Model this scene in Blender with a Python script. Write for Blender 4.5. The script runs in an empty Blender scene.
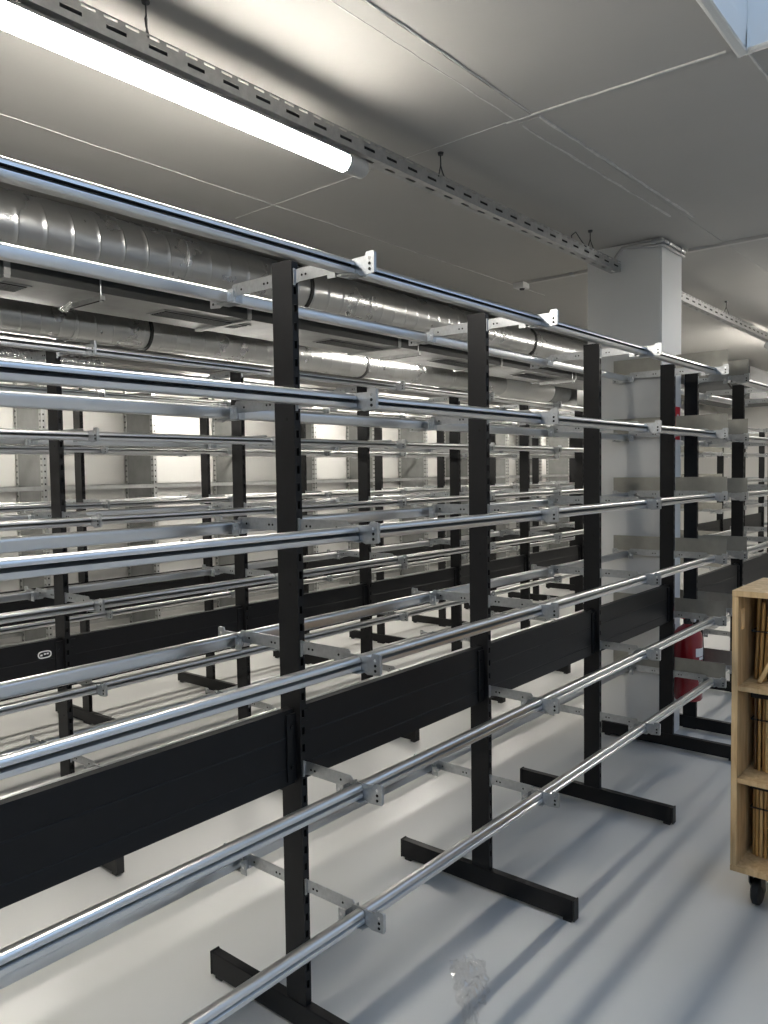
import bpy, bmesh, math, random
from mathutils import Vector, Matrix
random.seed(7)
PI = math.pi
scene = bpy.context.scene
COL = scene.collection

# ------------------------------------------------------------------ helpers
def link(o):
    COL.objects.link(o)
    return o

def tag(o, label, cat, group=None, kind=None):
    o['label'] = label
    if cat: o['category'] = cat
    if group: o['group'] = group
    if kind: o['kind'] = kind
    return o

def empty(name, loc=(0, 0, 0)):
    o = bpy.data.objects.new(name, None)
    o.location = loc
    o.empty_display_size = 0.05
    return link(o)

def mesh_of(name, bm, mats, smooth=False):
    me = bpy.data.meshes.new(name)
    bmesh.ops.recalc_face_normals(bm, faces=bm.faces[:])
    bm.to_mesh(me); bm.free()
    for m in (mats if isinstance(mats, (list, tuple)) else [mats]):
        me.materials.append(m)
    if smooth:
        for p in me.polygons: p.use_smooth = True
        me.set_sharp_from_angle(angle=math.radians(38))
    return me

def obj(name, me, parent=None, loc=(0, 0, 0)):
    o = bpy.data.objects.new(name, me)
    o.location = loc
    link(o)
    if parent is not None: o.parent = parent
    return o

def add(name, bm, mats, parent=None, loc=(0, 0, 0), smooth=False):
    return obj(name, mesh_of(name, bm, mats, smooth), parent, loc)

def box(bm, x0, x1, y0, y1, z0, z1, mi=0, bev=0.0):
    vs = [bm.verts.new((x, y, z)) for x in (x0, x1) for y in (y0, y1) for z in (z0, z1)]
    idx = [(0, 1, 3, 2), (4, 6, 7, 5), (0, 4, 5, 1), (2, 3, 7, 6), (0, 2, 6, 4), (1, 5, 7, 3)]
    fs = [bm.faces.new([vs[i] for i in f]) for f in idx]
    for f in fs: f.material_index = mi
    if bev > 0:
        es = list({e for f in fs for e in f.edges})
        r = bmesh.ops.bevel(bm, geom=es, offset=bev, segments=2, affect='EDGES', profile=0.7)
        for f in r['faces']: f.material_index = mi
    return fs

def prism(bm, pts, ax, a0, a1, mi=0):
    """polygon in the two axes other than ax, extruded along ax (0=x,1=y,2=z)"""
    def mk(p, a):
        c = list(p); c.insert(ax, a); return bm.verts.new(c)
    A = [mk(p, a0) for p in pts]; B = [mk(p, a1) for p in pts]
    n = len(pts)
    fs = [bm.faces.new(A), bm.faces.new(B[::-1])]
    for i in range(n):
        fs.append(bm.faces.new([A[i], A[(i + 1) % n], B[(i + 1) % n], B[i]]))
    for f in fs: f.material_index = mi
    return fs

def tube(bm, path, r, n=12, mi=0, cap=True, radii=None):
    path = [Vector(p) for p in path]
    rings = []
    up = None
    for i, p in enumerate(path):
        if i == 0: t = path[1] - p
        elif i == len(path) - 1: t = p - path[i - 1]
        else: t = (path[i + 1] - p).normalized() + (p - path[i - 1]).normalized()
        t.normalize()
        if up is None:
            up = Vector((0, 0, 1)) if abs(t.z) < 0.9 else Vector((1, 0, 0))
        s = t.cross(up).normalized(); u = s.cross(t).normalized(); up = u
        rr = radii[i] if radii else r
        rings.append([bm.verts.new(p + rr * (math.cos(2 * PI * k / n) * s + math.sin(2 * PI * k / n) * u)) for k in range(n)])
    for a, b in zip(rings, rings[1:]):
        for k in range(n):
            f = bm.faces.new([a[k], a[(k + 1) % n], b[(k + 1) % n], b[k]]); f.material_index = mi
    if cap:
        for rg in (rings[0], rings[-1]):
            f = bm.faces.new(rg); f.material_index = mi

def lathe(bm, prof, n=24, axis='z', c=(0, 0, 0), mi=0):
    """prof: list of (radius, height)"""
    c = Vector(c); rings = []
    for r, h in prof:
        ring = []
        for k in range(n):
            a = 2 * PI * k / n
            if axis == 'z': v = Vector((r * math.cos(a), r * math.sin(a), h))
            elif axis == 'x': v = Vector((h, r * math.cos(a), r * math.sin(a)))
            else: v = Vector((r * math.cos(a), h, r * math.sin(a)))
            ring.append(bm.verts.new(c + v))
        rings.append(ring)
    for a, b in zip(rings, rings[1:]):
        for k in range(n):
            f = bm.faces.new([a[k], a[(k + 1) % n], b[(k + 1) % n], b[k]]); f.material_index = mi
    for rg in (rings[0], rings[-1]):
        f = bm.faces.new(rg); f.material_index = mi

def NB(): return bmesh.new()

# ------------------------------------------------------------------ materials
def mat(name, base, rough=0.5, metal=0.0, noise=0.0, nscale=8.0, bump=0.0, bscale=60.0, rvar=0.0, stretch=(1, 1, 1), spec=0.5, base2=None, coat=0.0, emit=None, estr=0.0):
    m = bpy.data.materials.new(name); m.use_nodes = True
    nt = m.node_tree; b = nt.nodes['Principled BSDF']
    b.inputs['Base Color'].default_value = (*base, 1)
    b.inputs['Roughness'].default_value = rough
    b.inputs['Metallic'].default_value = metal
    b.inputs['Specular IOR Level'].default_value = spec
    if coat: b.inputs['Coat Weight'].default_value = coat
    if emit:
        b.inputs['Emission Color'].default_value = (*emit, 1)
        b.inputs['Emission Strength'].default_value = estr
    if noise or bump or rvar:
        tc = nt.nodes.new('ShaderNodeTexCoord'); mp = nt.nodes.new('ShaderNodeMapping')
        mp.inputs['Scale'].default_value = stretch
        nt.links.new(tc.outputs['Object'], mp.inputs['Vector'])
    if noise or rvar:
        nz = nt.nodes.new('ShaderNodeTexNoise'); nz.inputs['Scale'].default_value = nscale
        nz.inputs['Detail'].default_value = 5; nz.inputs['Roughness'].default_value = 0.6
        nt.links.new(mp.outputs['Vector'], nz.inputs['Vector'])
        mr = nt.nodes.new('ShaderNodeMapRange'); mr.inputs['From Min'].default_value = 0.3; mr.inputs['From Max'].default_value = 0.7
        nt.links.new(nz.outputs['Fac'], mr.inputs['Value'])
    if noise:
        mx = nt.nodes.new('ShaderNodeMix'); mx.data_type = 'RGBA'
        c2 = base2 if base2 else tuple(max(0, c * (1 - noise)) for c in base)
        mx.inputs[6].default_value = (*base, 1); mx.inputs[7].default_value = (*c2, 1)
        nt.links.new(mr.outputs['Result'], mx.inputs[0])
        nt.links.new(mx.outputs[2], b.inputs['Base Color'])
    if rvar:
        m2 = nt.nodes.new('ShaderNodeMapRange')
        m2.inputs['To Min'].default_value = max(0.03, rough - rvar); m2.inputs['To Max'].default_value = rough + rvar
        nt.links.new(mr.outputs['Result'], m2.inputs['Value'])
        nt.links.new(m2.outputs['Result'], b.inputs['Roughness'])
    if bump:
        n2 = nt.nodes.new('ShaderNodeTexNoise'); n2.inputs['Scale'].default_value = bscale; n2.inputs['Detail'].default_value = 4
        nt.links.new(mp.outputs['Vector'], n2.inputs['Vector'])
        bp = nt.nodes.new('ShaderNodeBump'); bp.inputs['Strength'].default_value = bump; bp.inputs['Distance'].default_value = 0.01
        nt.links.new(n2.outputs['Fac'], bp.inputs['Height']); nt.links.new(bp.outputs['Normal'], b.inputs['Normal'])
    return m

M_floor = mat('floor_epoxy', (0.62, 0.615, 0.595), 0.30, noise=0.035, nscale=0.8, spec=0.42)
M_ceil = mat('ceiling_paint', (0.45, 0.437, 0.41), 0.75, noise=0.05, nscale=1.7, bump=0.10, bscale=9)
M_seam = mat('ceiling_filler', (0.74, 0.73, 0.70), 0.7, noise=0.3, nscale=25)
M_wall = mat('wall_paint', (0.80, 0.79, 0.765), 0.6, noise=0.03, nscale=1.5)
M_column = mat('column_paint', (0.84, 0.83, 0.80), 0.55, noise=0.05, nscale=3, bump=0.05, bscale=14)
M_black = mat('black_powder_coat', (0.0085, 0.0085, 0.0092), 0.42, noise=0.2, nscale=30, bump=0.03, bscale=400, spec=0.28)
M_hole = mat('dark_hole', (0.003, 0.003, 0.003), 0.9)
M_zinc = mat('zinc_plate', (0.56, 0.575, 0.585), 0.36, metal=1.0, noise=0.25, nscale=45, rvar=0.08)
M_rail = mat('zinc_rail', (0.78, 0.78, 0.775), 0.29, metal=1.0, noise=0.06, nscale=5, rvar=0.02, stretch=(0.5, 4, 4))
M_groove_shade = mat('groove_shade', (0.012, 0.012, 0.013), 0.6)
M_endp = mat('end_plate_sheet', (0.36, 0.352, 0.315), 0.45, metal=0.85, noise=0.10, nscale=20, rvar=0.06)  # olive tint of the lighting is put into the base colour
M_bolt = mat('bolt_steel', (0.8, 0.8, 0.8), 0.25, metal=1.0)
M_duct = mat('duct_zinc', (0.60, 0.605, 0.605), 0.28, metal=1.0, noise=0.10, nscale=3, rvar=0.015)
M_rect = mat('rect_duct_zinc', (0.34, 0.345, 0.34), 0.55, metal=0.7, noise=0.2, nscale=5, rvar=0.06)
M_rect_side = mat('rect_duct_side', (0.035, 0.037, 0.036), 0.55, noise=0.25, nscale=6)
M_rubber = mat('black_rubber', (0.012, 0.012, 0.012), 0.55)
M_grille = mat('grille_dark', (0.05, 0.05, 0.05), 0.5, metal=0.6)
M_foil = mat('foil', (0.78, 0.78, 0.78), 0.22, metal=1.0, bump=0.9, bscale=26)
M_wrap = mat('white_wrap', (0.80, 0.79, 0.76), 0.35, bump=0.6, bscale=14)
M_tray = mat('tray_zinc', (0.50, 0.505, 0.50), 0.45, metal=0.9, noise=0.2, nscale=30)
M_tube = mat('tube_glow', (0.95, 0.95, 0.93), 0.4, emit=(1.0, 0.955, 0.875), estr=84.0)
M_cap = mat('light_cap', (0.45, 0.45, 0.44), 0.5)
M_cap2 = mat('vent_casing', (0.10, 0.104, 0.104), 0.6, metal=0.0, noise=0.2, nscale=6)
M_white = mat('white_plastic', (0.72, 0.71, 0.69), 0.5)
M_conduit = mat('conduit_grey', (0.52, 0.51, 0.49), 0.5, metal=0.3)
M_red = mat('red_paint', (0.27, 0.007, 0.013), 0.28, coat=0.4)
M_signred = mat('sign_red', (0.62, 0.02, 0.03), 0.4)
M_paper = mat('label_paper', (0.78, 0.76, 0.74), 0.5)
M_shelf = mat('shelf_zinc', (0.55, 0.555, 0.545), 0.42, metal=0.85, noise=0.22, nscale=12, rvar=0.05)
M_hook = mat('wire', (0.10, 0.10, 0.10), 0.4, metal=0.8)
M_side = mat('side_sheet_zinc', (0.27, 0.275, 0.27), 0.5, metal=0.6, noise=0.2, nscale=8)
M_panelw = mat('laminate_panel', (0.66, 0.65, 0.62), 0.4, noise=0.03, nscale=2)
M_badge = mat('badge_white', (0.75, 0.75, 0.74), 0.45)
M_cane = mat('cane', (0.60, 0.36, 0.12), 0.42, noise=0.5, nscale=10, stretch=(6, 6, 0.8), base2=(0.28, 0.14, 0.04))
M_cane_d = mat('cane_dark', (0.16, 0.075, 0.025), 0.45, noise=0.4, nscale=10, stretch=(6, 6, 0.8))
M_cane_l = mat('cane_light', (0.72, 0.48, 0.20), 0.4, noise=0.3, nscale=10, stretch=(6, 6, 0.8))
M_cane_p = mat('cane_pale', (0.72, 0.52, 0.26), 0.38, noise=0.2, nscale=12, stretch=(6, 6, 0.8))
M_tie = mat('tie_cord', (0.012, 0.010, 0.010), 0.8)
M_caster = mat('caster_metal', (0.10, 0.10, 0.10), 0.4, metal=0.8)

def wood():
    m = bpy.data.materials.new('plywood'); m.use_nodes = True
    nt = m.node_tree; b = nt.nodes['Principled BSDF']
    tc = nt.nodes.new('ShaderNodeTexCoord'); mp = nt.nodes.new('ShaderNodeMapping'); mp.inputs['Scale'].default_value = (14, 14, 1.6)
    nt.links.new(tc.outputs['Object'], mp.inputs['Vector'])
    nz = nt.nodes.new('ShaderNodeTexNoise'); nz.inputs['Scale'].default_value = 3; nz.inputs['Detail'].default_value = 8; nz.inputs['Distortion'].default_value = 0.6
    nt.links.new(mp.outputs['Vector'], nz.inputs['Vector'])
    cr = nt.nodes.new('ShaderNodeValToRGB')
    cr.color_ramp.elements[0].position = 0.3; cr.color_ramp.elements[0].color = (0.46, 0.29, 0.13, 1)
    cr.color_ramp.elements[1].position = 0.72; cr.color_ramp.elements[1].color = (0.70, 0.50, 0.27, 1)
    nt.links.new(nz.outputs['Fac'], cr.inputs['Fac'])
    nt.links.new(cr.outputs['Color'], b.inputs['Base Color'])
    b.inputs['Roughness'].default_value = 0.6
    return m
M_wood = wood()

def glassy(name, transp, rough, bump=0.0):
    m = bpy.data.materials.new(name); m.use_nodes = True
    nt = m.node_tree
    for n in list(nt.nodes):
        if n.type != 'OUTPUT_MATERIAL': nt.nodes.remove(n)
    out = [n for n in nt.nodes if n.type == 'OUTPUT_MATERIAL'][0]
    t = nt.nodes.new('ShaderNodeBsdfTransparent'); g = nt.nodes.new('ShaderNodeBsdfGlossy'); g.inputs['Roughness'].default_value = rough
    mx = nt.nodes.new('ShaderNodeMixShader'); mx.inputs[0].default_value = 1 - transp
    nt.links.new(t.outputs[0], mx.inputs[1]); nt.links.new(g.outputs[0], mx.inputs[2]); nt.links.new(mx.outputs[0], out.inputs[0])
    return m
M_glass = glassy('skylight_glass', 0.93, 0.02)
M_film = glassy('plastic_film', 0.80, 0.16)

# ------------------------------------------------------------------ camera
FPX, YAW, PITCH, ROLL, HC = 789.9, 0.6916, -0.0501, -0.0139, 1.636
fw = Vector((math.cos(YAW) * math.cos(PITCH), math.sin(YAW) * math.cos(PITCH), math.sin(PITCH)))
r0 = Vector((math.sin(YAW), -math.cos(YAW), 0)); u0 = r0.cross(fw)
r2 = math.cos(ROLL) * r0 + math.sin(ROLL) * u0
u2 = -math.sin(ROLL) * r0 + math.cos(ROLL) * u0
cd = bpy.data.cameras.new('camera'); cam = bpy.data.objects.new('camera', cd); link(cam)
cd.sensor_fit = 'VERTICAL'; cd.sensor_height = 36.0; cd.lens = FPX / 1024 * 36.0
cd.clip_start = 0.05; cd.clip_end = 100
cam.matrix_world = Matrix(((r2.x, u2.x, -fw.x, 0), (r2.y, u2.y, -fw.y, 0), (r2.z, u2.z, -fw.z, HC), (0, 0, 0, 1)))
scene.camera = cam

# ------------------------------------------------------------------ room shell
CZ = 2.97
RX0, RX1, RY0, RY1 = -3.2, 15.2, -4.2, 6.75
def struct(name, bm, m, smooth=False, label=None):
    o = add(name, bm, m, smooth=smooth); o['kind'] = 'structure'
    if label: o['label'] = label
    return o
bm = NB(); box(bm, RX0 - .2, RX1 + .2, RY0 - .2, RY1 + .2, -0.2, 0)
struct('floor', bm, M_floor, label='pale grey glossy epoxy floor')
SX0, SX1, SY0, SY1 = -1.5, 2.76, -3.3, 0.775  # unseen sides of the skylight widened to bring in more daylight
bm = NB()
T = 0.32
box(bm, RX0 - .2, SX0, RY0 - .2, RY1 + .2, CZ, CZ + T)
TX0, TX1, TY0, TY1 = 3.7, 7.7, -3.3, 0.2  # second opening, added out of view for more daylight
box(bm, SX1, TX0, RY0 - .2, RY1 + .2, CZ, CZ + T); box(bm, TX1, RX1 + .2, RY0 - .2, RY1 + .2, CZ, CZ + T)
box(bm, TX0, TX1, RY0 - .2, TY0, CZ, CZ + T); box(bm, TX0, TX1, TY1, RY1 + .2, CZ, CZ + T)
box(bm, SX0, SX1, RY0 - .2, SY0, CZ, CZ + T)
box(bm, SX0, SX1, SY1, RY1 + .2, CZ, CZ + T)
struct('ceiling', bm, M_ceil, label='grey painted concrete ceiling with an opening for the skylight')
for nm, b in (('wall_front', (RX0, RX1, RY0 - .2, RY0)), ('wall_back', (RX0, RX1, RY1, RY1 + .2)),
              ('wall_left', (RX0 - .2, RX0, RY0 - .2, RY1 + .2)), ('wall_right', (RX1, RX1 + .2, RY0 - .2, RY1 + .2))):
    bm = NB(); box(bm, b[0], b[1], b[2], b[3], 0, CZ)
    struct(nm, bm, M_wall, label='plain white painted wall')
# skylight: rough plastered reveal edge, frame and pane
bm = NB()
w = 0.035
for (a, b, c, d) in ((SX0, SX1, SY1 - w, SY1), (SX0, SX1, SY0, SY0 + w), (SX0, SX0 + w, SY0 + w, SY1 - w), (SX1 - w, SX1, SY0 + w, SY1 - w)):
    box(bm, a, b, c, d, CZ - 0.012, CZ + T, bev=0.006)
r = bmesh.ops.subdivide_edges(bm, edges=bm.edges[:], cuts=3, use_grid_fill=True)
for v in bm.verts:
    if v.co.z < CZ + 0.1:
        v.co += Vector((random.uniform(-1, 1), random.uniform(-1, 1), random.uniform(-1, .6))) * 0.005
sk = struct('trim_1', bm, M_column, label='rough white plaster reveal around the skylight opening')
for nm, (a0, a1, b0, b1), lb in (('window_1', (SX0, SX1, SY0, SY1), 'skylight over the aisle showing blue sky'), ('added_window_2', (TX0, TX1, TY0, TY1), 'added second skylight out of view farther along the aisle')):
    sky_w = empty(nm); sky_w['kind'] = 'structure'; sky_w['label'] = lb
    bm = NB(); box(bm, a0 - .05, a1 + .05, b0 - .05, b1 + .05, CZ + T + .002, CZ + T + .010)
    add('pane', bm, M_glass, sky_w)
    bm = NB()
    for (a, b, c, d) in ((a0 - .05, a1 + .05, b1, b1 + .05), (a0 - .05, a1 + .05, b0 - .05, b0), (a0 - .05, a0, b0, b1), (a1, a1 + .05, b0, b1)):
        box(bm, a, b, c, d, CZ + T + .012, CZ + T + .06)
    add('frame', bm, M_white, sky_w)

# ceiling strip: shallow raised band with filler seams along it, and a cross seam
def ceil_strip(name, pts, half, drop, m, label):
    bm = NB()
    (x0, y0), (x1, y1) = pts
    d = Vector((x1 - x0, y1 - y0, 0)).normalized(); n = Vector((-d.y, d.x, 0))
    N = max(2, int((Vector((x1, y1)) - Vector((x0, y0))).length / 0.06))
    prev = None
    for i in range(N + 1):
        t = i / N; p = Vector((x0 + (x1 - x0) * t, y0 + (y1 - y0) * t, 0))
        h = half * (1 if half > .02 else random.uniform(0.35, 1.5)); j = 0 if half > .02 else random.uniform(-.002, .002)
        q = [p + n * (h + j), p - n * (h - j)]
        ring = [bm.verts.new((q[0].x, q[0].y, CZ)), bm.verts.new((q[0].x, q[0].y, CZ - drop)), bm.verts.new((q[1].x, q[1].y, CZ - drop)), bm.verts.new((q[1].x, q[1].y, CZ))]
        if prev:
            for k in range(4): bm.faces.new([prev[k], prev[(k + 1) % 4], ring[(k + 1) % 4], ring[k]])
        else: bm.faces.new(ring)
        prev = ring
    bm.faces.new(prev[::-1])
    struct(name, bm, m, label=label)
ceil_strip('trim_2', ((-3.0, 1.545), (2.70, 1.528)), 0.034, 0.003, M_ceil, 'flat shallow band running along the ceiling')
ceil_strip('trim_3', ((2.735, 1.52), (14.5, 1.45)), 0.043, 0.003, M_ceil, 'flat band running on along the ceiling to the column')
ceil_strip('trim_4', ((-3.0, 1.508), (2.69, 1.488)), 0.0022, 0.004, M_seam, 'pale filler seam along the ceiling band')
ceil_strip('trim_5', ((-3.0, 1.585), (2.70, 1.561)), 0.0022, 0.004, M_seam, 'second pale filler seam along the ceiling band')
ceil_strip('trim_6', ((2.735, 1.476), (4.35, 1.437)), 0.005, 0.006, M_seam, 'whiter filler seam beside the band near the cross joint')
ceil_strip('trim_7', ((2.765, 1.565), (4.25, 1.527)), 0.005, 0.006, M_seam, 'other filler seam beside the band near the cross joint')
ceil_strip('trim_8', ((2.70, 1.60), (2.715, 0.80)), 0.0038, 0.006, M_seam, 'cross seam from the band to the skylight corner')
ceil_strip('trim_9', ((2.78, 0.745), (6.5, 0.70)), 0.004, 0.005, M_seam, 'seam running on from the skylight corner')
ceil_strip('trim_10', ((2.745, 3.25), (2.70, 1.60)), 0.0014, 0.0025, M_seam, 'faint filler crack across the ceiling above the front rack')
ceil_strip('trim_11', ((-1.0, 2.98), (5.5, 2.93)), 0.0018, 0.003, M_seam, 'faint filler crack along the ceiling above the front rack')

SOF = 2.46
bm = NB(); box(bm, RX0, RX1, 5.25, RY1, SOF, CZ)
struct('trim_12', bm, M_ceil, label='lowered grey bulkhead running along the back wall')

# column
CX0, CX1, CY0, CY1 = 4.605, 4.945, 1.703, 2.165
bm = NB(); fs = box(bm, CX0, CX1, CY0, CY1, 0.0, CZ)
es = [e for e in bm.edges if abs(e.verts[0].co.z - e.verts[1].co.z) > 1]
bmesh.ops.bevel(bm, geom=es, offset=0.008, segments=2, affect='EDGES')
struct('column', bm, M_column, label='square off-white painted concrete column')

# ------------------------------------------------------------------ rack components (shared meshes)
PW, PD = 0.024, 0.040        # upright: width along the run, half depth
ARM0 = PD                    # arms start at the face of the upright
LEV = [0.462 + 0.3486 * i for i in range(6)]      # arm top heights
SLOT = 0.05

def upright_mesh(H, zb=0.02):
    bm = NB(); W = PW
    def q(a, b, c, d, mi=0):
        f = bm.faces.new([bm.verts.new(p) for p in (a, b, c, d)]); f.material_index = mi
    q((0, -PD, zb), (0, PD, zb), (0, PD, H), (0, -PD, H)); q((W, -PD, zb), (W, PD, zb), (W, PD, H), (W, -PD, H))
    # lid with a shallow plastic cap
    q((0, -PD, H), (W, -PD, H), (W, PD, H), (0, PD, H))
    sx0, sx1 = 0.007, 0.017
    for y in (-PD, PD):
        q((0, y, zb), (sx0, y, zb), (sx0, y, H), (0, y, H)); q((sx1, y, zb), (W, y, zb), (W, y, H), (sx1, y, H))
        z = zb; k = 0
        c = H - 0.035 - SLOT * int((H - 0.035 - 0.14) / SLOT)
        while c < H - 0.02:
            q((sx0, y, z), (sx1, y, z), (sx1, y, c - 0.011), (sx0, y, c - 0.011))
            s = 0.004 if y < 0 else -0.004     # inward lips of the slot
            q((sx0, y, c - .011), (sx0, y + s, c - .011), (sx0, y + s, c + .011), (sx0, y, c + .011))
            q((sx1, y, c - .011), (sx1, y + s, c - .011), (sx1, y + s, c + .011), (sx1, y, c + .011))
            q((sx0, y, c + .011), (sx1, y, c + .011), (sx1, y + s, c + .011), (sx0, y + s, c + .011))
            q((sx0, y, c - .011), (sx1, y, c - .011), (sx1, y + s, c - .011), (sx0, y + s, c - .011))
            z = c + 0.011; c += SLOT
        q((sx0, y, z), (sx1, y, z), (sx1, y, H), (sx0, y, H))
    bmesh.ops.remove_doubles(bm, verts=bm.verts[:], dist=1e-5)
    # small punched holes on the broad faces, read as dark discs
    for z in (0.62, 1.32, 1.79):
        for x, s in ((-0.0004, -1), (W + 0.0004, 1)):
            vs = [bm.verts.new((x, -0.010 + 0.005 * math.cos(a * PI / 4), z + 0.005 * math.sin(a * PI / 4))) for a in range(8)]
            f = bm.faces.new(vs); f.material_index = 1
    return mesh_of('upright', bm, [M_black, M_hole])

def foot_mesh():
    bm = NB()
    box(bm, -0.004, PW + 0.004, -0.392, 0.388, 0.012, 0.085, bev=0.003)
    return mesh_of('foot', bm, M_black)
def footcap_mesh(sgn):
    bm = NB()
    y = 0.390 if sgn > 0 else -0.394
    a, b = (y, y + 0.006) if sgn > 0 else (y - 0.006, y)
    box(bm, -0.0055, PW + 0.0055, a, b, 0.010, 0.087, bev=0.002)
    box(bm, 0.0, PW, (a + b) / 2 - .03 * sgn - 0.016, (a + b) / 2 - .03 * sgn + .016, 0.0, 0.014, bev=0.002)
    return mesh_of('end_cap', bm, M_rubber)

def panel_mesh(L, z0, z1):
    """folded sheet panel between two uprights, with two shallow creases and bolted end flanges; local x 0..L"""
    bm = NB()
    h = z1 - z0
    prof = [(-0.016, z0), (-0.016, z0 + .045), (-0.0145, z0 + .048), (-0.016, z0 + .051), (-0.016, z0 + h * .62), (-0.0145, z0 + h * .62 + .003), (-0.016, z0 + h * .62 + .006), (-0.016, z1), (0.010, z1), (0.010, z1 - .004), (0.010, z0)]
    prism(bm, prof, 0, 0.003, L - 0.003)
    for x in (0.0005, L - 0.0345):
        box(bm, x, x + 0.034, -0.022, -0.0155, z0 + .01, z1 - 0.012)
        for zz in (z0 + .05, z1 - .05):
            lathe(bm, [(0.0001, -.026), (.006, -.026), (.006, -.020)], 8, 'y', (x + .017, 0, zz))
    return mesh_of('back_panel', bm, M_black)

def arm_mesh(sgn):
    """flat cantilever arm in the YZ plane, top at local z=0, hooked on the upright face; sgn -1 front, +1 rear"""
    bm = NB(); x0, x1 = 0.0105, 0.0135
    P = [(-.006, -.002), (.02, 0), (.180, 0), (.186, -.006), (.186, -.036), (.02, -.036), (0.0, -.040), (-.006, -.03)]
    prism(bm, [(sgn * (ARM0 + s + 0.0005 + .006 * 0), z) for s, z in P], 0, x0, x1)
    # hook flange against the upright
    s0 = ARM0 + 0.0008
    box(bm, 0.004, 0.0105, min(sgn * s0, sgn * (s0 + .004)), max(sgn * s0, sgn * (s0 + .004)), -.044, .002)
    for s in (.03, .045, .145):
        lathe(bm, [(.0001, x0 - .0012), (.0035, x0 - .0012), (.0035, x0)], 8, 'x', (0, sgn * (ARM0 + s), -.02), 1)
    return mesh_of('support_arm', bm, [M_zinc, M_hole])

RAILC = 0.212       # rail centre, out from the face of the upright
def holder_mesh(sgn):
    bm = NB(); x0, x1 = 0.0095, 0.0145
    P = [(.168, -.008), (.190, -.011), (.262, -.011), (.266, -.001), (.288, -.001), (.292, -.005), (.292, -.056), (.250, -.060), (.192, -.038), (.168, -.034)]
    prism(bm, [(sgn * (ARM0 + s), z) for s, z in P], 0, x0, x1)
    def B(xa, xb, sa, sb, za, zb, mi=0):
        ya, yb = sgn * (ARM0 + sa), sgn * (ARM0 + sb)
        box(bm, xa, xb, min(ya, yb), max(ya, yb), za, zb, mi)
    # folded lip at the tip with punched holes on the plate
    B(x1, x1 + .005, .289, .292, -.054, -.004)
    for z, mi in ((-.018, 1), (-.032, 2), (-.046, 2)):
        lathe(bm, [(.0001, x0 - .0012), (.0042, x0 - .0012), (.0042, x0)], 8, 'x', (0, sgn * (ARM0 + .277), z), mi)
    # seats: small angle tabs under both rail ends with a locking screw
    for xa, xb in ((-.016, x0), (x1, .040)):
        B(xa, xb, .186, .240, -.0545, -.0525)
        B(xa, xb, .176, .179, -.052, -.020)
    B(-.016, -.0135, .152, .179, -.056, -.020)
    lathe(bm, [(.0001, -.018), (.005, -.018), (.005, -.0135)], 8, 'x', (0, sgn * (ARM0 + .164), -.034), 1)
    return mesh_of('rail_holder', bm, [M_zinc, M_bolt, M_hole])

def endplate_mesh(sgn, side):
    bm = NB()
    x0, x1 = (.0150, .0170) if side > 0 else (.0070, .0090)
    P = [(.004, -.012), (.004, .078), (.288, .078), (.288, -.006), (.26, -.006), (.26, -.010), (.17, -.010), (.17, -.002), (.06, -.002), (.06, -.012)]
    prism(bm, [(sgn * (ARM0 + s), z) for s, z in P], 0, x0, x1)
    return mesh_of('end_plate', bm, M_endp)

def rail_mesh(L, sgn):
    """zinc rail with rounded top and an undercut groove along the outward side; local x 0..L, centre at y=z=0"""
    h, w = 0.0190, 0.0158
    P = []
    def arc(cx, cz, r, a0, a1, n):
        for k in range(n + 1):
            a = a0 + (a1 - a0) * k / n; P.append((cx + r * math.cos(a), cz + r * math.sin(a)))
    arc(w - .0115, h - .0115, .0115, 0, PI / 2, 6); arc(-w + .0115, h - .0115, .0115, PI / 2, PI, 6)
    arc(-w + .005, -h + .005, .005, PI, 1.5 * PI, 3); arc(w - .005, -h + .005, .005, 1.5 * PI, 2 * PI, 3)
    P.append((w, -.0058)); P.append((w - .0125, .0025)); P.append((w - .0135, .0100)); P.append((w - .0025, .0055)); P.append((w, .0038))
    n = len(P)
    bm = NB()
    fs = prism(bm, [(sgn * o, z) for o, z in P], 0, 0, L)
    for k in (n - 4,): fs[2 + k].material_index = 1     # back wall coloured near black to stand in for shade in the undercut
    return mesh_of('galvanized_rail', bm, [M_rail, M_groove_shade], smooth=True)

H1 = 2.232
UP = upright_mesh(H1); FT = foot_mesh(); FC = {1: footcap_mesh(1), -1: footcap_mesh(-1)}
ARM = {s: arm_mesh(s) for s in (1, -1)}; HOLD = {s: holder_mesh(s) for s in (1, -1)}
EP = {(s, d): endplate_mesh(s, d) for s in (1, -1) for d in (1, -1)}
ORD = ['first', 'second', 'third', 'fourth', 'fifth', 'sixth', 'seventh', 'eighth', 'ninth']
LVN = ['lowest', 'second', 'third', 'fourth', 'fifth', 'topmost']
RAILM = {}

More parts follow.
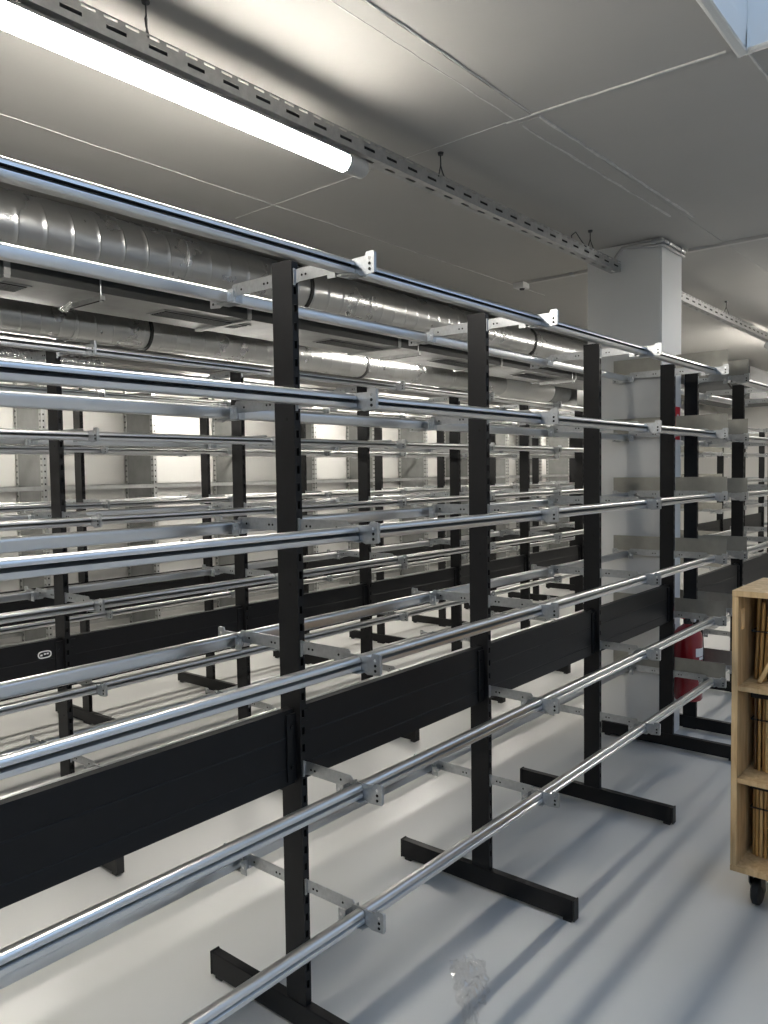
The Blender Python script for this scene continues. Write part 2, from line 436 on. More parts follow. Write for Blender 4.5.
def make_rack(x0, p, n, yc, zoff, label, short, group, panel=True, ends=(), d0=0.0):
    root = empty('storage_rack', (x0, yc, 0))
    tag(root, label, 'rack', 'rows of black storage racks')
    for k in range(n):
        px = k * p - (d0 if k == 0 else 0)
        u = obj('upright', UP, root, (px, 0, zoff))
        f = obj('foot', FT, root, (px, 0, 0))
        for s in (1, -1): obj('end_cap', FC[s], f)
        for s in (-1, 1):
            for z in LEV:
                a = obj('support_arm', ARM[s], root, (px, 0, z + zoff))
                obj('rail_holder', HOLD[s], a)
                if (k, 1) in ends: obj('end_plate', EP[(s, 1)], root, (k * p, 0, z + zoff))
                if (k, -1) in ends: obj('end_plate', EP[(s, -1)], root, (k * p, 0, z + zoff))
    if panel:
        pm = panel_mesh(p - PW, 0.745 + zoff, 0.962 + zoff)
        for k in range(n - 1): obj('back_panel', panel_mesh(p + d0 - PW, 0.745 + zoff, 0.962 + zoff) if (d0 and k == 0) else pm, root, (k * p + PW - (d0 if k == 0 else 0), 0, 0))
    for k in range(n - 1):
        for s, face in ((-1, 'front'), (1, 'rear')):
            for li, z in enumerate(LEV):
                e = d0 if k == 0 else 0
                key = (round(p + e, 4), s)
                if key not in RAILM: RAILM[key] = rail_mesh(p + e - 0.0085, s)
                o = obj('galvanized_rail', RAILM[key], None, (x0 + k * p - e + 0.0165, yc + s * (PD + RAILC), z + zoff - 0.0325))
                tag(o, 'steel rail, %s side of %s, %s level, %s bay' % (face, short, LVN[li] + (' lowest' if 0 < li < 5 else ''), ORD[k]), 'rail', '%s rails of %s' % (face, short))
    return root

Y1, Y2, Y3 = 1.6506, 3.258, 4.8266
X1, X2, X3 = 1.5563, 1.7179, 2.7052
rackA = make_rack(X1 - 1.0, 1.0001, 5, Y1, 0.0, 'long black slotted-upright rack with zinc arms standing nearest the aisle, ending at the white column'.replace('nearest', 'along'), 'the front rack', None, ends={(4, 1)}, d0=0.05)
rackB = make_rack(4.962, 0.985, 3, Y1, -0.012, 'black rack beyond the white column, in line with the front rack, behind the wooden cart', 'rack beyond the column', None, ends={(0, -1)})
rackC = make_rack(X2 - 1.0067, 1.0067, 8, Y2, -0.022, 'middle black rack row under the silver ducts, with white oval badge on its panel', 'the middle rack', None)
rackD = make_rack(9.93, 1.02, 4, Y2, -0.022, 'distant black rack seen through the rails of the rack beyond the column', 'the distant rack', None, ends={(0, -1)})
rackE = make_rack(X3 - 1.0139, 1.0139, 9, Y3, -0.02, 'rearmost black rack row standing before the galvanized wall shelving', 'the rearmost rack', None)

# white oval badge on the middle rack's panel
bm = NB()
def oval(bm, cx, cz, a, b, y0, y1, n=20, inner=0.72):
    O, I = [], []
    for k in range(n):
        t = 2 * PI * k / n
        c, s = math.cos(t), math.sin(t)
        sx = abs(c) ** 0.55 * (1 if c > 0 else -1); sz = abs(s) ** 0.75 * (1 if s > 0 else -1)
        O.append([bm.verts.new((cx + a * sx, y, cz + b * sz)) for y in (y0, y1)])
        I.append([bm.verts.new((cx + (a - b * (1 - inner)) * sx, y, cz + b * inner * sz)) for y in (y0, y1)])
    for k in range(n):
        j = (k + 1) % n
        bm.faces.new([O[k][0], O[j][0], I[j][0], I[k][0]]); bm.faces.new([O[k][0], O[k][1], O[j][1], O[j][0]])
        bm.faces.new([I[k][0], I[j][0], I[j][1], I[k][1]]); bm.faces.new([O[k][1], I[k][1], I[j][1], O[j][1]])
oval(bm, 1.637 - (X2 - 1.0067), 0.882, 0.030, 0.016, -.0185, -.0155)
for dx in (-.014, .002, .014):
    box(bm, 1.637 - (X2 - 1.0067) + dx - .005, 1.637 - (X2 - 1.0067) + dx + .004, -.0180, -.0155, .877 + (dx > 0) * .004, .884 + (dx > 0) * .003)
bd = add('badge', bm, M_badge, rackC); bd['label'] = 'small white oval badge'

# ------------------------------------------------------------------ galvanized shelving along the back wall
sh = empty('wall_shelving', (2.08, 6.05, 0))
tag(sh, 'galvanized shelving with perforated posts and solid side sheets along the white back wall', 'shelving')
NS, PS = 13, 1.0145
def post_sh(sgn):
    bm = NB()
    box(bm, 0, 0.003, 0, 0.04, 0, 2.42); box(bm, 0.003, 0.034, 0.0 if sgn > 0 else 0.037, 0.003 if sgn > 0 else 0.04, 0, 2.42)
    z = 0.08
    while z < 2.4:
        for y in (0.012, 0.028):
            box(bm, -0.0006, 0.0, y - .004, y + .004, z - .008, z + .008, 1)
        if sgn > 0: box(bm, 0.012, 0.024, -0.0006, 0.0, z - .007, z + .007, 1)
        z += 0.05
    return mesh_of('post', bm, [M_shelf, M_hole])
PF, PB = post_sh(1), post_sh(-1)
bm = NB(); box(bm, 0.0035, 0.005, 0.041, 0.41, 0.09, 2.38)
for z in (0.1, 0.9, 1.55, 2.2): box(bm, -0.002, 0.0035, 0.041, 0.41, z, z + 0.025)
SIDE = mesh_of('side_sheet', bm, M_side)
bm = NB()
L = PS - 0.038
for y in (.004, .425):
    box(bm, 0.036, PS - .002, y, y + .020, 0.024, 0.027); box(bm, 0.036, PS - .002, y, y + .002, -.004, 0.027); box(bm, .036, PS - .002, y, y + .012, -.006, -.004)
SHELF = mesh_of('shelf_beam', bm, M_shelf)
bm = NB(); box(bm, 0.036, PS - .002, 0.458, 0.466, 0.12, 2.36)
BACK = mesh_of('back_sheet', bm, M_panelw)
for k in range(NS):
    x = k * PS
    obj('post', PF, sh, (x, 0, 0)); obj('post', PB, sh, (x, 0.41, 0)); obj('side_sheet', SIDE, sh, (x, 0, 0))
    if k < NS - 1:
        obj('back_sheet', BACK, sh, (x, 0, 0))
        for z in (0.33, 0.92, 1.535, 1.92):
            if z == 0.92 and k % 2 == 0: continue
            obj('shelf_beam', SHELF, sh, (x, 0, z))

# ------------------------------------------------------------------ ducts
def spiral(bm, x0, x1, r, pitch=0.13, n=40):
    prof = [(0.0, 0.0), (0.0025, 0.0016), (0.0065, 0.0016), (0.009, 0.0), (0.014, 0.0), (0.045, 0.0), (0.085, 0.0), (0.112, 0.0)]
    m = len(prof); T = int((x1 - x0) / pitch)
    V = []
    for t in range(T + 2):
        for dx, dr in prof:
            V.append([bm.verts.new((x0 + t * pitch + dx + pitch * k / n, (r + dr) * math.cos(2 * PI * k / n), (r + dr) * math.sin(2 * PI * k / n))) for k in range(n)])
    tot = len(V)
    for i in range(tot - 1):
        for k in range(n):
            if k < n - 1: bm.faces.new([V[i][k], V[i + 1][k], V[i + 1][k + 1], V[i][k + 1]])
            elif i + m + 1 < tot + m and i - m + 0 >= 0:
                bm.faces.new([V[i][k], V[i + 1][k], V[i - m + 1][0], V[i - m][0]])

def coupling(bm, x, r):
    lathe(bm, [(r + .001, x - .014), (r + .010, x - .010), (r + .010, x + .010), (r + .001, x + .014)], 40, 'x')

ud = empty('spiral_duct', (0, 3.6, 2.785))
tag(ud, 'thick galvanized spiral duct with black coupling rings hanging highest under the ceiling', 'duct', 'round ventilation ducts')
bm = NB(); spiral(bm, -2.6, 14.5, 0.140, 0.132); add('duct_body', bm, M_duct, ud, smooth=True)
for x in (0.95, 3.52, 6.33, 9.0, 11.7):
    bm = NB(); coupling(bm, x, 0.140); add('coupling_ring', bm, M_rubber, ud, smooth=True)
ld = empty('spiral_duct', (0, 4.9, 2.645))
tag(ld, 'thinner lower spiral duct with ribs ending in a bright white wrapped section', 'duct', 'round ventilation ducts')
bm = NB(); spiral(bm, -2.6, 8.05, 0.120, 0.125); add('duct_body', bm, M_duct, ld, smooth=True)
for x in (0.9, 3.265, 5.58):
    bm = NB(); coupling(bm, x, 0.120); add('coupling_ring', bm, M_rubber, ld, smooth=True)
bm = NB(); lathe(bm, [(.118, 8.05), (.139, 8.12), (.139, 8.2), (.146, 8.22), (.146, 9.15), (.139, 9.2), (.118, 9.24)], 40, 'x')
o = add('wrapped_section', bm, M_wrap, ld, smooth=True); o['label'] = 'white wrapped silencer section'
bm = NB()
prof = []
x = 9.2
while x < 9.7:
    prof += [(.112, x), (.122, x + .012), (.122, x + .02), (.112, x + .03)]; x += .036
lathe(bm, prof, 32, 'x'); o = add('flexible_joint', bm, M_rect, ld, smooth=True)
bm = NB(); box(bm, 9.75, 10.15, -.16, .16, -.15, .15, bev=.005); box(bm, 9.74, 9.76, -.18, .18, -.17, .17); box(bm, 10.14, 10.16, -.18, .18, -.17, .17)
add('damper_box', bm, M_rect, ld)

for (root, xs, r, top) in ((ud, (.2, 2.6, 5.2, 7.8, 10.6), .1415, .1845), (ld, (.25, 2.7, 4.6, 7.0), .1215, .3245)):
    for x in xs:
        bm = NB(); tube(bm, [(x, (r + .003) * math.cos(t * PI / 16), (r + .003) * math.sin(t * PI / 16)) for t in range(33)], .0022, 6, cap=False)
        tube(bm, [(x, 0, r + .003), (x, 0, top)], .004, 8)
        add('hanger', bm, M_zinc, root)
rd = empty('rectangular_duct', (0, 3.81, 2.6))
tag(rd, 'flat rectangular sheet-metal duct with dark slot grilles between the two spiral ducts', 'duct')
bm = NB(); box(bm, -2.6, 9.2, 0, 0.50, 0, 0.33, bev=.004)
add('duct_body', bm, M_rect, rd)
bm = NB(); box(bm, -2.6, 9.2, -.010, -.0005, -.004, .325); o = add('dark_side_panel', bm, M_rect_side, rd); o['label'] = 'dark flat side'  # side panel darker than the duct body
bm = NB(); x = 0.0
for x in (-1.2, 0.3, 1.8, 3.3, 4.8, 6.3, 7.8):
    bm = NB()
    fl = [(-.012, -.012), (.512, -.012), (.512, .345), (-.012, .345)]
    box(bm, x - .016, x + .016, -.014, .514, -.014, 0.002); box(bm, x - .016, x + .016, -.018, -.0105, 0.002, .335)
    box(bm, x - .016, x + .016, .501, .514, 0.002, .335)
    add('flange', bm, M_rect, rd)
for gx in (1.66, 3.10, 4.50, 5.9, 7.3):
    bm = NB()
    box(bm, gx - .33, gx + .33, .12, .30, -.006, -.0005, 0)
    box(bm, gx - .31, gx + .31, .135, .285, -.0085, -.006, 1)
    for k in range(5): box(bm, gx - .31, gx + .31, .15 + k * .027, .153 + k * .027, -.012, -.0085, 0)
    add('slot_grille', bm, [M_rect, M_hole], rd)

# support brackets below the rectangular duct
for i, x in enumerate((2.28, 5.02, 7.7)):
    br = empty('duct_bracket', (x, 3.765, 2.565))
    tag(br, ['channel bracket on threaded rod with a crumpled foil end under the rectangular duct', 'plain channel bracket on a rod under the rectangular duct, above the front rack', 'channel bracket near the white wrapped duct section'][i], 'bracket', 'duct brackets')
    bm = NB(); box(bm, -.014, .014, 0, .40, -.014, .010); box(bm, -.008, .008, -.002, .402, -.0155, -.0135, 1)
    add('channel', bm, [M_tray, M_hole], br)
    bm = NB(); tube(bm, [(0, .018, .010), (0, .018, .404)], .004, 8); lathe(bm, [(.0001, -.022), (.009, -.022), (.009, -.014)], 6, 'z', (0, .018, 0))
    add('hanger_rod', bm, M_zinc, br)
    if i == 0:
        bm = NB(); tube(bm, [(-.03, .26, .0), (-.02, .33, -.012), (-.01, .38, -.01), (0, .43, .01)], .02, 14, radii=[.008, .018, .020, .010])
        for v in bm.verts: v.co += Vector((random.uniform(-1, 1), random.uniform(-1, 1), random.uniform(-1, 1))) * .006
        add('foil_wrap', bm, M_foil, br)

# crinkled foil flexible duct, far left under the lower duct
fx = empty('flexible_duct', (0, 5.06, 2.395)); tag(fx, 'crinkled aluminium foil duct below the lower spiral duct, ending near the middle rack', 'duct')
bm = NB(); pr = []; x = -1.2
while x < 2.95:
    a = random.uniform(-.006, .006); pr += [(.068 + a, x), (.076 + a, x + .010), (.068 + a, x + .02)]; x += .026
pr += [(.06, 3.0), (.04, 3.03)]
lathe(bm, pr, 28, 'x')
for v in bm.verts: v.co += Vector((random.uniform(-1, 1), random.uniform(-1, 1), random.uniform(-1, 1))) * .004
add('duct_body', bm, M_foil, fx, smooth=False)
bm = NB(); tube(bm, [(2.4, .081, 0), (2.4, .081, .574)], .004, 8); tube(bm, [(2.4 + 0, .081 * math.cos(t * PI / 12), .081 * math.sin(t * PI / 12)) for t in range(25)], .003, 6, cap=False)
add('hanger', bm, M_zinc, fx)

# plastic-wrapped duct beyond the column
wd = empty('wrapped_duct', (13.2, 4.6, 2.58)); tag(wd, 'duct wrapped in crumpled pale plastic, seen beyond the column above the distant rack', 'duct')
bm = NB(); pr = [(.15 + random.uniform(-.02, .02), -2.9 + .09 * k) for k in range(52)]
lathe(bm, pr, 26, 'x')
for v in bm.verts: v.co += Vector((random.uniform(-1, 1), random.uniform(-1, 1), random.uniform(-1, 1))) * .012
add('duct_body', bm, M_wrap, wd, smooth=True)
bm = NB()
for x in (-2.5, -.5, 1.2): tube(bm, [(x, 0, .15), (x, 0, .388)], .006, 8)
add('hanger', bm, M_zinc, wd)
ub = empty('air_handling_box', (10.4, 2.75, 2.48)); tag(ub, 'grey sheet-metal ventilation box under the ceiling beyond the column', 'ventilation unit')
bm = NB(); box(bm, 0, 1.5, 0, .7, .0, .40, bev=.006); add('casing', bm, M_cap2, ub)
bm = NB()
for x in (.05, 1.45):
    for y in (.05, .65): tube(bm, [(x, y, .40), (x, y, .488)], .006, 8)
add('hanger', bm, M_zinc, ub)
bm = NB(); tube(bm, [(-.6, .1, .18), (-.35, .05, .02), (-.2, .08, -.04), (-.05, .2, .05), (0.0, .25, .12)], .012, 10)
add('cable', bm, M_rubber, ub, smooth=True)

# ------------------------------------------------------------------ cable tray with tube lights
TY = 1.955
def tray(name, x0, x1, label, hooks):
    t = empty(name, (x0, TY, 2.80)); tag(t, label, 'cable tray', 'perforated ceiling trays')
    bm = NB(); L = x1 - x0; H = 0.058; W = 0.030
    def q(a, b, c, d, mi=0):
        f = bm.faces.new([bm.verts.new(p) for p in (a, b, c, d)]); f.material_index = mi
    # side walls with slots; bottom with slots (real openings)
    pit = 0.13
    n = int(L / pit)
    for y in (-W, W):
        for k in range(n):
            a = k * pit
            q((a, y, 0), (a + pit, y, 0), (a + pit, y, .020), (a, y, .020))
            q((a, y, .020), (a + .03, y, .020), (a + .03, y, .032), (a, y, .032))
            q((a + .092, y, .020), (a + pit, y, .020), (a + pit, y, .032), (a + .092, y, .032))
            q((a, y, .032), (a + pit, y, .032), (a + pit, y, .047), (a, y, .047))
            for j in (0, 1):
                b = a + j * .065
                q((b, y, .047), (b + .024, y, .047), (b + .024, y, .054), (b, y, .054))
            q((a, y, .054), (a + pit, y, .054), (a + pit, y, H), (a, y, H))
            s = .006 if y < 0 else -.006
            q((a, y, H), (a + pit, y, H), (a + pit, y + s, H + .002), (a, y + s, H + .002))
    for k in range(n):
        a = k * pit
        q((a, -W, 0), (a + pit, -W, 0), (a + pit, -.007, 0), (a, -.007, 0)); q((a, .007, 0), (a + pit, .007, 0), (a + pit, W, 0), (a, W, 0))
        q((a, -.007, 0), (a + .06, -.007, 0), (a + .06, .007, 0), (a, .007, 0))
        q((a + .115, -.007, 0), (a + pit, -.007, 0), (a + pit, .007, 0), (a + .115, .007, 0))
    bmesh.ops.remove_doubles(bm, verts=bm.verts[:], dist=1e-5)
    o = add('channel', bm, M_tray, t)
    so = o.modifiers.new('thickness', 'SOLIDIFY'); so.thickness = 0.0015; so.offset = 0
    bm = NB(); tube(bm, [(0.02, .006, .024), (L - .02, .008, .024)], .013, 10); tube(bm, [(0.02, -.015, .018), (L - .02, -.013, .019)], .008, 8); tube(bm, [(0.02, -.015, .034), (L - .02, -.013, .034)], .006, 8)
    add('cable', bm, M_rubber, t)
    for h in hooks:
        bm = NB(); x = h - x0; top = CZ - 2.80
        lathe(bm, [(.0001, top - .012), (.011, top - .012), (.013, top - .001)], 10, 'z', (x, 0, 0))
        tube(bm, [(x, 0, top - .01), (x, 0, top - .045), (x + .004, .004, top - .055), (x + .012, .016, top - .075), (x + .010, .024, .058), (x + .01, .028, .030)], .0026, 6)
        tube(bm, [(x, 0, top - .045), (x - .006, -.004, top - .058), (x - .012, -.016, top - .085), (x - .012, -.026, .058), (x - .012, -.0265, .030)], .0026, 6)
        add('hook', bm, M_hook, t)
    return t
TR1 = tray('cable_tray', -2.6, 4.58, 'perforated galvanized cable tray carrying the lit tube, ending at the column', (-.2, 1.345, 2.765, 4.20))
TR2 = tray('cable_tray', 4.99, 14.4, 'perforated galvanized cable tray continuing beyond the column', (6.7, 8.2, 9.8, 11.4))
bm = NB()
for (p) in ([(6.58, 0, .04), (6.6, .015, .1), (6.62, .0, .12), (6.66, -.02, .07), (6.70, -.025, .05)],):
    tube(bm, p, .003, 6)
add('loose_wire', bm, M_hook, TR1)

def light(x0, L, label, y=TY, z=2.758, grp='ceiling tube lights'):
    t = empty('tube_light', (x0, y, z)); tag(t, label, 'light', grp)
    bm = NB(); pr = []
    R = 0.034
    sec = [(R * math.cos(PI * 2 * k / 20), R * math.sin(PI * 2 * k / 20)) for k in range(20)]
    prism(bm, sec, 0, .08, L - .11)
    add('diffuser', bm, M_tube, t, smooth=True)
    bm = NB()
    a0, a1, n = math.radians(22), math.radians(158), 16
    ring = [((R + .001) * math.cos(a0 + (a1 - a0) * k / n), (R + .001) * math.sin(a0 + (a1 - a0) * k / n)) for k in range(n + 1)]
    prism(bm, ring + [((R + .0025) * math.cos(a0 + (a1 - a0) * k / n), (R + .0025) * math.sin(a0 + (a1 - a0) * k / n)) for k in range(n, -1, -1)], 0, .07, L - .10)
    add('housing', bm, M_cap, t, smooth=True)
    for a in (0, 1):
        bm = NB()
        xs = (.08, .02, 0) if a == 0 else (L - .11, L - .015, L)
        lathe(bm, [(.0355, xs[0]), (.0355, xs[1]), (.026, xs[2])], 20, 'x')
        add('end_cap', bm, M_cap, t, smooth=True)
    for a in (.22, L - .22):
        bm = NB(); box(bm, a - .012, a + .012, -.014, .014, .0367, .0415); add('mounting_clip', bm, M_zinc, t)
    return t
light(0.72, 1.55, 'bright white tube light under the cable tray over the front rack')
light(-1.04, 1.55, 'white tube light under the cable tray just out of view', grp='ceiling tube lights')
light(7.95, 1.55, 'lit tube light under the cable tray far beyond the column')
light(11.2, 1.55, 'most distant lit tube light on the tray beyond the column')
# line of unseen tubes added between the ducts, on its own tray
def tray_y(y, x0, x1, label):
    t = empty('cable_tray', (x0, y, 2.845)); tag(t, label, 'cable tray', 'perforated ceiling trays')
    bm = NB(); L = x1 - x0
    box(bm, 0, L, -.03, -.028, 0, .05); box(bm, 0, L, .028, .03, 0, .05); box(bm, 0, L, -.028, .028, 0, .002)
    add('channel', bm, M_tray, t)
    bm = NB()
    for k in range(6): tube(bm, [(.3 + k * (L - .6) / 5, 0, .002), (.3 + k * (L - .6) / 5, 0, CZ - 2.845 - .001)], .003, 6)
    add('hanger', bm, M_hook, t)
tray_y(4.55, 0.4, 13.0, 'added cable tray with tube lights hidden between the rectangular duct and the lower spiral duct')
for i, x in enumerate((5.2, 10.2)):  # hidden lamps added to light the rear rows and the lower duct
    light(x, 1.45, 'added tube light between the ducts, %s along its tray' % ORD[i], 4.55, 2.80, 'added tube lights between the ducts')
for i, x in enumerate((1.6, 4.0, 6.4, 8.8, 11.2)):
    light(x, 1.45, 'tube light under the bulkhead by the back wall, %s along' % ORD[i], 5.56, SOF - .0425, 'tube lights under the bulkhead')
tray_y(0.72, 5.5, 13.5, 'cable tray with tube lights over the aisle past the wooden cart')
for i, x in enumerate((5.9,)):
    light(x, 1.55 - .1, 'tube light over the aisle past the wooden cart', 0.72, 2.80, 'tube lights past the cart')

# ------------------------------------------------------------------ conduits, sensor on the ceiling
cb = empty('conduit_run', (4.58, 1.7, 2.9)); tag(cb, 'metal conduit bent around the top of the white column', 'conduit')
def P3(*a): return tuple(Vector(a) - Vector((4.58, 1.7, 2.9)))
bm = NB()
z = 2.945
tube(bm, [P3(4.575, 1.985, 2.855), P3(4.578, 1.965, 2.90), P3(4.585, 1.93, z), P3(4.585, 1.70, z), P3(4.59, 1.685, z), P3(4.62, 1.684, z), P3(4.93, 1.684, z)], .011, 10)
tube(bm, [P3(4.585, 1.90, z - .002), P3(4.585, 1.70, z - .024), P3(4.60, 1.688, z - .024), P3(4.93, 1.688, z - .024)], .009, 10)
add('pipe', bm, M_conduit, cb, smooth=True)
bm = NB()
for (x, y) in ((4.585, 1.74), (4.66, 1.684), (4.86, 1.684)):
    lathe(bm, [(.012, -.014), (.016, -.012), (.016, .012), (.012, .014)], 12, 'y' if x < 4.6 else 'x', P3(x, y, z))
add('clamp', bm, M_zinc, cb, smooth=True)
ct = empty('cable_trunking', (5.0, 2.2, CZ)); tag(ct, 'slim grey trunking across the ceiling running from the sensor to the column', 'trunking', 'ceiling trunkings')
bm = NB(); box(bm, 0.0, .035, -0.03, .60, -.018, -.0005); add('channel', bm, M_conduit, ct)
bm = NB(); box(bm, -.012, .047, .25, .275, -.0195, -.0003); add('mounting_clip', bm, M_zinc, ct)
se = empty('ceiling_sensor', (5.03, 2.86, CZ)); tag(se, 'small white sensor box on the ceiling at the end of the trunking', 'sensor')
bm = NB(); box(bm, -.045, .045, -.035, .045, -.04, -.0005, bev=.006); add('housing', bm, M_white, se)
bm = NB(); lathe(bm, [(.0001, -.052), (.016, -.05), (.02, -.041)], 14, 'z'); add('lens', bm, M_rubber, se, smooth=True)
ct2 = empty('cable_trunking', (4.955, 1.66, CZ)); tag(ct2, 'slim trunking on the ceiling running away from the column over the aisle', 'trunking', 'ceiling trunkings')
bm = NB(); box(bm, 0.0, .035, -1.9, 0.01, -.018, -.0005); add('channel', bm, M_conduit, ct2)
bm = NB(); box(bm, -.012, .047, -.9, -.875, -.0195, -.0003); add('mounting_clip', bm, M_zinc, ct2)

# ------------------------------------------------------------------ fire extinguisher and sign on the column
fe = empty('fire_extinguisher', (4.775, 1.598, 0.25)); tag(fe, 'red fire extinguisher with white label hung low on the white column', 'fire extinguisher')
bm = NB(); lathe(bm, [(.04, .004), (.075, .0), (.083, .012), (.083, .37), (.078, .40), (.06, .428), (.035, .445), (.026, .455)], 32, 'z'); add('cylinder', bm, M_red, fe, smooth=True)
bm = NB(); lathe(bm, [(.026, .456), (.026, .475), (.018, .48), (.018, .50)], 16, 'z'); box(bm, -.05, .03, -.009, .009, .478, .50, bev=.003); add('valve', bm, M_rubber, fe)
bm = NB(); prism(bm, [(-.10, .50), (.02, .515), (.02, .525), (-.105, .515)], 1, -.011, .011); prism(bm, [(-.10, .545), (.02, .527), (.02, .537), (-.09, .56)], 1, -.011, .011); add('handle', bm, M_signred, fe)
bm = NB(); tube(bm, [(.02, -.01, .487), (.06, -.035, .47), (.075, -.055, .40), (.072, -.062, .25), (.068, -.062, .12)], .010, 10); add('hose', bm, M_rubber, fe, smooth=True)
bm = NB(); lathe(bm, [(.0001, -.012), (.020, -.012), (.022, .0), (.020, .010), (.0001, .010)], 16, 'y', (0, -.03, .488)); add('gauge', bm, M_white, fe, smooth=True)
bm = NB()
def arcpatch(bm, a0, a1, z0, z1, r=.0836, n=8, mi=0):
    A = [[bm.verts.new((r * math.cos(a0 + (a1 - a0) * k / n), r * math.sin(a0 + (a1 - a0) * k / n), z)) for z in (z0, z1)] for k in range(n + 1)]
    for k in range(n):
        f = bm.faces.new([A[k][0], A[k + 1][0], A[k + 1][1], A[k][1]]); f.material_index = mi
c0 = math.radians(-130)
arcpatch(bm, c0, c0 + .95, .27, .32); arcpatch(bm, c0 + .3, c0 + .95, .25, .266)
for k, zz in enumerate((.215, .175, .135)):
    arcpatch(bm, c0 + .22, c0 + .5, zz - .012, zz + .012, n=4); arcpatch(bm, c0 + .6, c0 + .85, zz - .004, zz + .004, n=4)
arcpatch(bm, c0 + .45, c0 + .85, .075, .115)
add('label', bm, M_paper, fe)
bm = NB(); box(bm, -.02, .02, .0845, .1035, .30, .44); add('wall_mount', bm, M_rubber, fe)
sg = empty('fire_sign', (4.86, CY0, 1.91)); tag(sg, 'small red fire sign on the side of the white column', 'sign')
bm = NB(); box(bm, -.05, .05, -.004, -.001, -.10, .10); add('plate', bm, M_signred, sg)
bm = NB(); box(bm, -.018, .012, -.0052, -.004, -.05, .035); box(bm, -.005, .028, -.0052, -.004, .035, .055); add('pictogram', bm, M_paper, sg)

# ------------------------------------------------------------------ wooden cart
KX0, KX1, KY0, KY1 = 3.02, 3.44, 0.14, 0.852
KB, KT = 0.142, 1.188
ck = empty('wooden_cart', (KX0, KY1, 0)); tag(ck, 'tall plywood shelf cart on black casters filled with bundled canes', 'cart')
def kbox(name, x0, x1, y0, y1, z0, z1, **kw):
    bm = NB(); box(bm, x0 - KX0, x1 - KX0, y0 - KY1, y1 - KY1, z0, z1, bev=.002); return add(name, bm, M_wood, ck)
th = 0.021
# side panel with a handle slot, built as a framed ring around the slot
def side_panel(y0, y1):
    bm = NB()
    sx0, sx1, sz0, sz1 = .040, .082, 1.035, 1.115
    W, Z0, Z1 = KX1 - KX0, KB + th, KT - th
    a, b = y0 - KY1, y1 - KY1
    prism_pts = lambda x0, x1, z0, z1: box(bm, x0, x1, a, b, z0, z1)
    prism_pts(0, sx0, Z0, Z1); prism_pts(sx1, W, Z0, Z1); prism_pts(sx0, sx1, Z0, sz0); prism_pts(sx0, sx1, sz1, Z1)
    return add('side_panel', bm, M_wood, ck)
side_panel(KY1 - th, KY1); side_panel(KY0, KY0 + th)
kbox('top_panel', KX0 - .004, KX1, KY0, KY1, KT - th, KT)
kbox('bottom_panel', KX0 - .004, KX1, KY0, KY1, KB, KB + th)
kbox('back_panel', KX1 - .012, KX1, KY0 + th, KY1 - th, KB + th, KT - th)
SHZ = (0.492, 0.836)
for z in SHZ: kbox('shelf', KX0 + .004, KX1 - .012, KY0 + th, KY1 - th, z - .018, z)
for (x, y) in ((KX0 + .07, KY1 - .075), (KX1 - .07, KY1 - .075), (KX0 + .07, KY0 + .075), (KX1 - .07, KY0 + .075)):
    bm = NB()
    box(bm, -.035, .035, -.03, .03, KB - .006, KB - .0005)
    lathe(bm, [(.022, KB - .02), (.022, KB - .006)], 14, 'z')
    prism(bm, [(-.026, KB - .02), (.026, KB - .02), (.040, .048), (.028, .044), (-.020, .09)], 1, .020, .023)
    prism(bm, [(-.026, KB - .02), (.026, KB - .02), (.040, .048), (.028, .044), (-.020, .09)], 1, -.023, -.020)
    box(bm, -.026, .026, -.023, .023, KB - .022, KB - .018)
    c = add('caster', bm, M_caster, ck, (x - KX0, y - KY1, 0))
    bm = NB(); lathe(bm, [(.012, -.017), (.038, -.017), (.049, -.011), (.050, 0), (.049, .011), (.038, .017), (.012, .017)], 28, 'y', (.014, 0, .050))
    add('wheel', bm, M_rubber, c, smooth=True)

def bundle(z0, z1, lean, label, wide):
    b = empty('cane_bundle', (KX0 + .13, KY1 - th, z0)); tag(b, label, 'canes', 'cane bundles in the cart')
    ys, y = [], -.028
    while y > -.57:
        r = random.uniform(.0048, .0070); ys.append((y, r)); y -= 2 * r + random.uniform(.0005, .006)
    H = z1 - z0
    for k, (yy, r) in enumerate(ys):
        bm = NB()
        h = H - random.uniform(.012, .05); dx = random.uniform(-.008, .008)
        ln = lean * random.uniform(.8, 1.2)
        pts = [(dx, yy + ln * t / 6 * 0.05 * (.12 + yy) / .3 - ln * t * .006, .0015 + .004 * lean + h * t / 6) for t in range(7)]
        pts = [(p[0], p[1], p[2]) for p in pts]
        tube(bm, pts, r, 9, radii=[r * (1.0 + (.06 if t % 2 else -.02)) for t in range(7)])
        add('cane', bm, random.choice([M_cane, M_cane, M_cane_d, M_cane_l]), b, smooth=True)
    # darker second layer behind
    for k in range(23):
        yy = -.035 - k * .022
        bm = NB(); tube(bm, [(.032 + random.uniform(0, .012), yy, .001), (.034, yy, H - .02)], .0095, 8)
        add('cane', bm, M_cane_d, b, smooth=True)
    for zz, hh in wide:
        bm = NB()
        a, e = -.014, -.61
        y0, y1, x0, x1 = a - .004, e, -.0175, .058
        R = [(x0, y0), (x0, y1), (x1, y1), (x1, y0)]
        for (p, q) in zip(R, R[1:] + R[:1]):
            xa, xb = sorted((p[0], q[0])); ya, yb = sorted((p[1], q[1]))
            box(bm, xa - .0012, xb + .0012, ya - .0012, yb + .0012, zz * H, zz * H + hh)
        add('tie', bm, M_tie, b)
bundle(SHZ[1], KT - th, 0.55, 'bundle of brown canes tied with black cord in the cart top compartment', [(.56, .006)])
bundle(SHZ[0], SHZ[1] - .018, 0.0, 'bundle of brown canes with dark bands in the cart middle compartment', [(.60, .006), (.86, .030)])
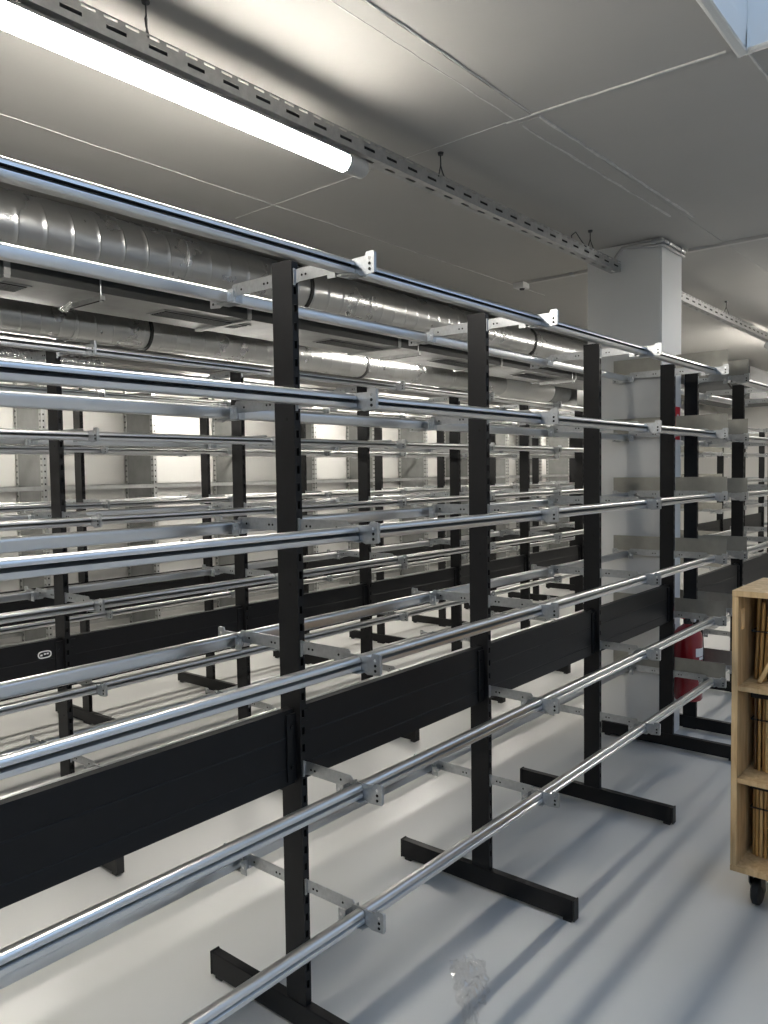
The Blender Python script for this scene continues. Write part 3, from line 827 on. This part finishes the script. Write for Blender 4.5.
bundle(KB + th, SHZ[0] - .018, 0.0, 'bundle of brown canes with dark bands in the cart bottom compartment', [(.60, .006), (.84, .030)])
bm = NB(); tube(bm, [(0, 0, .006), (0, -.06, .13), (0, -.135, .29)], .0085, 10)
o = add('bamboo_cane', bm, M_cane_p, None, (KX0 + .085, KY1 - .075, SHZ[1] + .001), smooth=True)
tag(o, 'single pale cane leaning across the front of the top bundle', 'cane')

# ------------------------------------------------------------------ plastic film scrap on the floor
bm = NB()
P0, P1, NN, MM = Vector((2.12, 1.45, 0)), Vector((1.86, 1.22, 0)), 26, 12
d = (P1 - P0); nrm = Vector((-d.y, d.x, 0)).normalized()
G = []
for i in range(NN + 1):
    t = i / NN; row = []
    wdt = .034 + .040 * max(0, 1 - abs(t - .22) * 3.0) + .012 * math.sin(11 * t + 2)
    for j in range(MM + 1):
        s = j / MM * 2 - 1
        p = P0 + d * t + nrm * (s * wdt + .02 * math.sin(3 * t + 1)) + nrm * random.uniform(-.006, .006) + d.normalized() * random.uniform(-.006, .006)
        z = .003 + .026 * (1 - s * s) * (0.5 + .5 * math.sin(14 * t + 5 * s)) * (.5 + t) + random.uniform(0, .020) * (1 - abs(s) * .6)
        row.append(bm.verts.new((p.x, p.y, max(.0015, z))))
    G.append(row)
for i in range(NN):
    for j in range(MM): bm.faces.new([G[i][j], G[i + 1][j], G[i + 1][j + 1], G[i][j + 1]])
o = add('plastic_film', bm, M_film)
tag(o, 'crumpled scrap of clear plastic film lying on the aisle floor', 'plastic scrap')

# ------------------------------------------------------------------ sky and render settings
wld = bpy.data.worlds.new('sky'); scene.world = wld; wld.use_nodes = True
nt = wld.node_tree; bg = nt.nodes['Background']
bg.inputs['Color'].default_value = (0.44, 0.63, 0.92, 1); bg.inputs['Strength'].default_value = 1.3
for a0, a1, b0, b1 in ((SX0, SX1, SY0, SY1), (TX0, TX1, TY0, TY1)):
    pl = bpy.data.lights.new('skylight_portal', 'AREA'); pl.shape = 'RECTANGLE'; pl.size = a1 - a0 - .07; pl.size_y = b1 - b0 - .07
    po = link(bpy.data.objects.new('skylight_portal', pl)); po.location = ((a0 + a1) / 2, (b0 + b1) / 2, CZ + .30)
    pl.cycles.is_portal = True

scene.view_settings.view_transform = 'Standard'
scene.view_settings.look = 'None'
scene.view_settings.exposure = 0.2
scene.view_settings.gamma = 1.0
scene.view_settings.use_curve_mapping = False
cy = scene.cycles
cy.use_denoising = True
try: cy.denoiser = 'OPENIMAGEDENOISE'
except Exception: pass
cy.max_bounces = 10; cy.diffuse_bounces = 5; cy.glossy_bounces = 5; cy.transparent_max_bounces = 8
cy.caustics_reflective = False; cy.caustics_refractive = False
cy.sample_clamp_indirect = 6.0
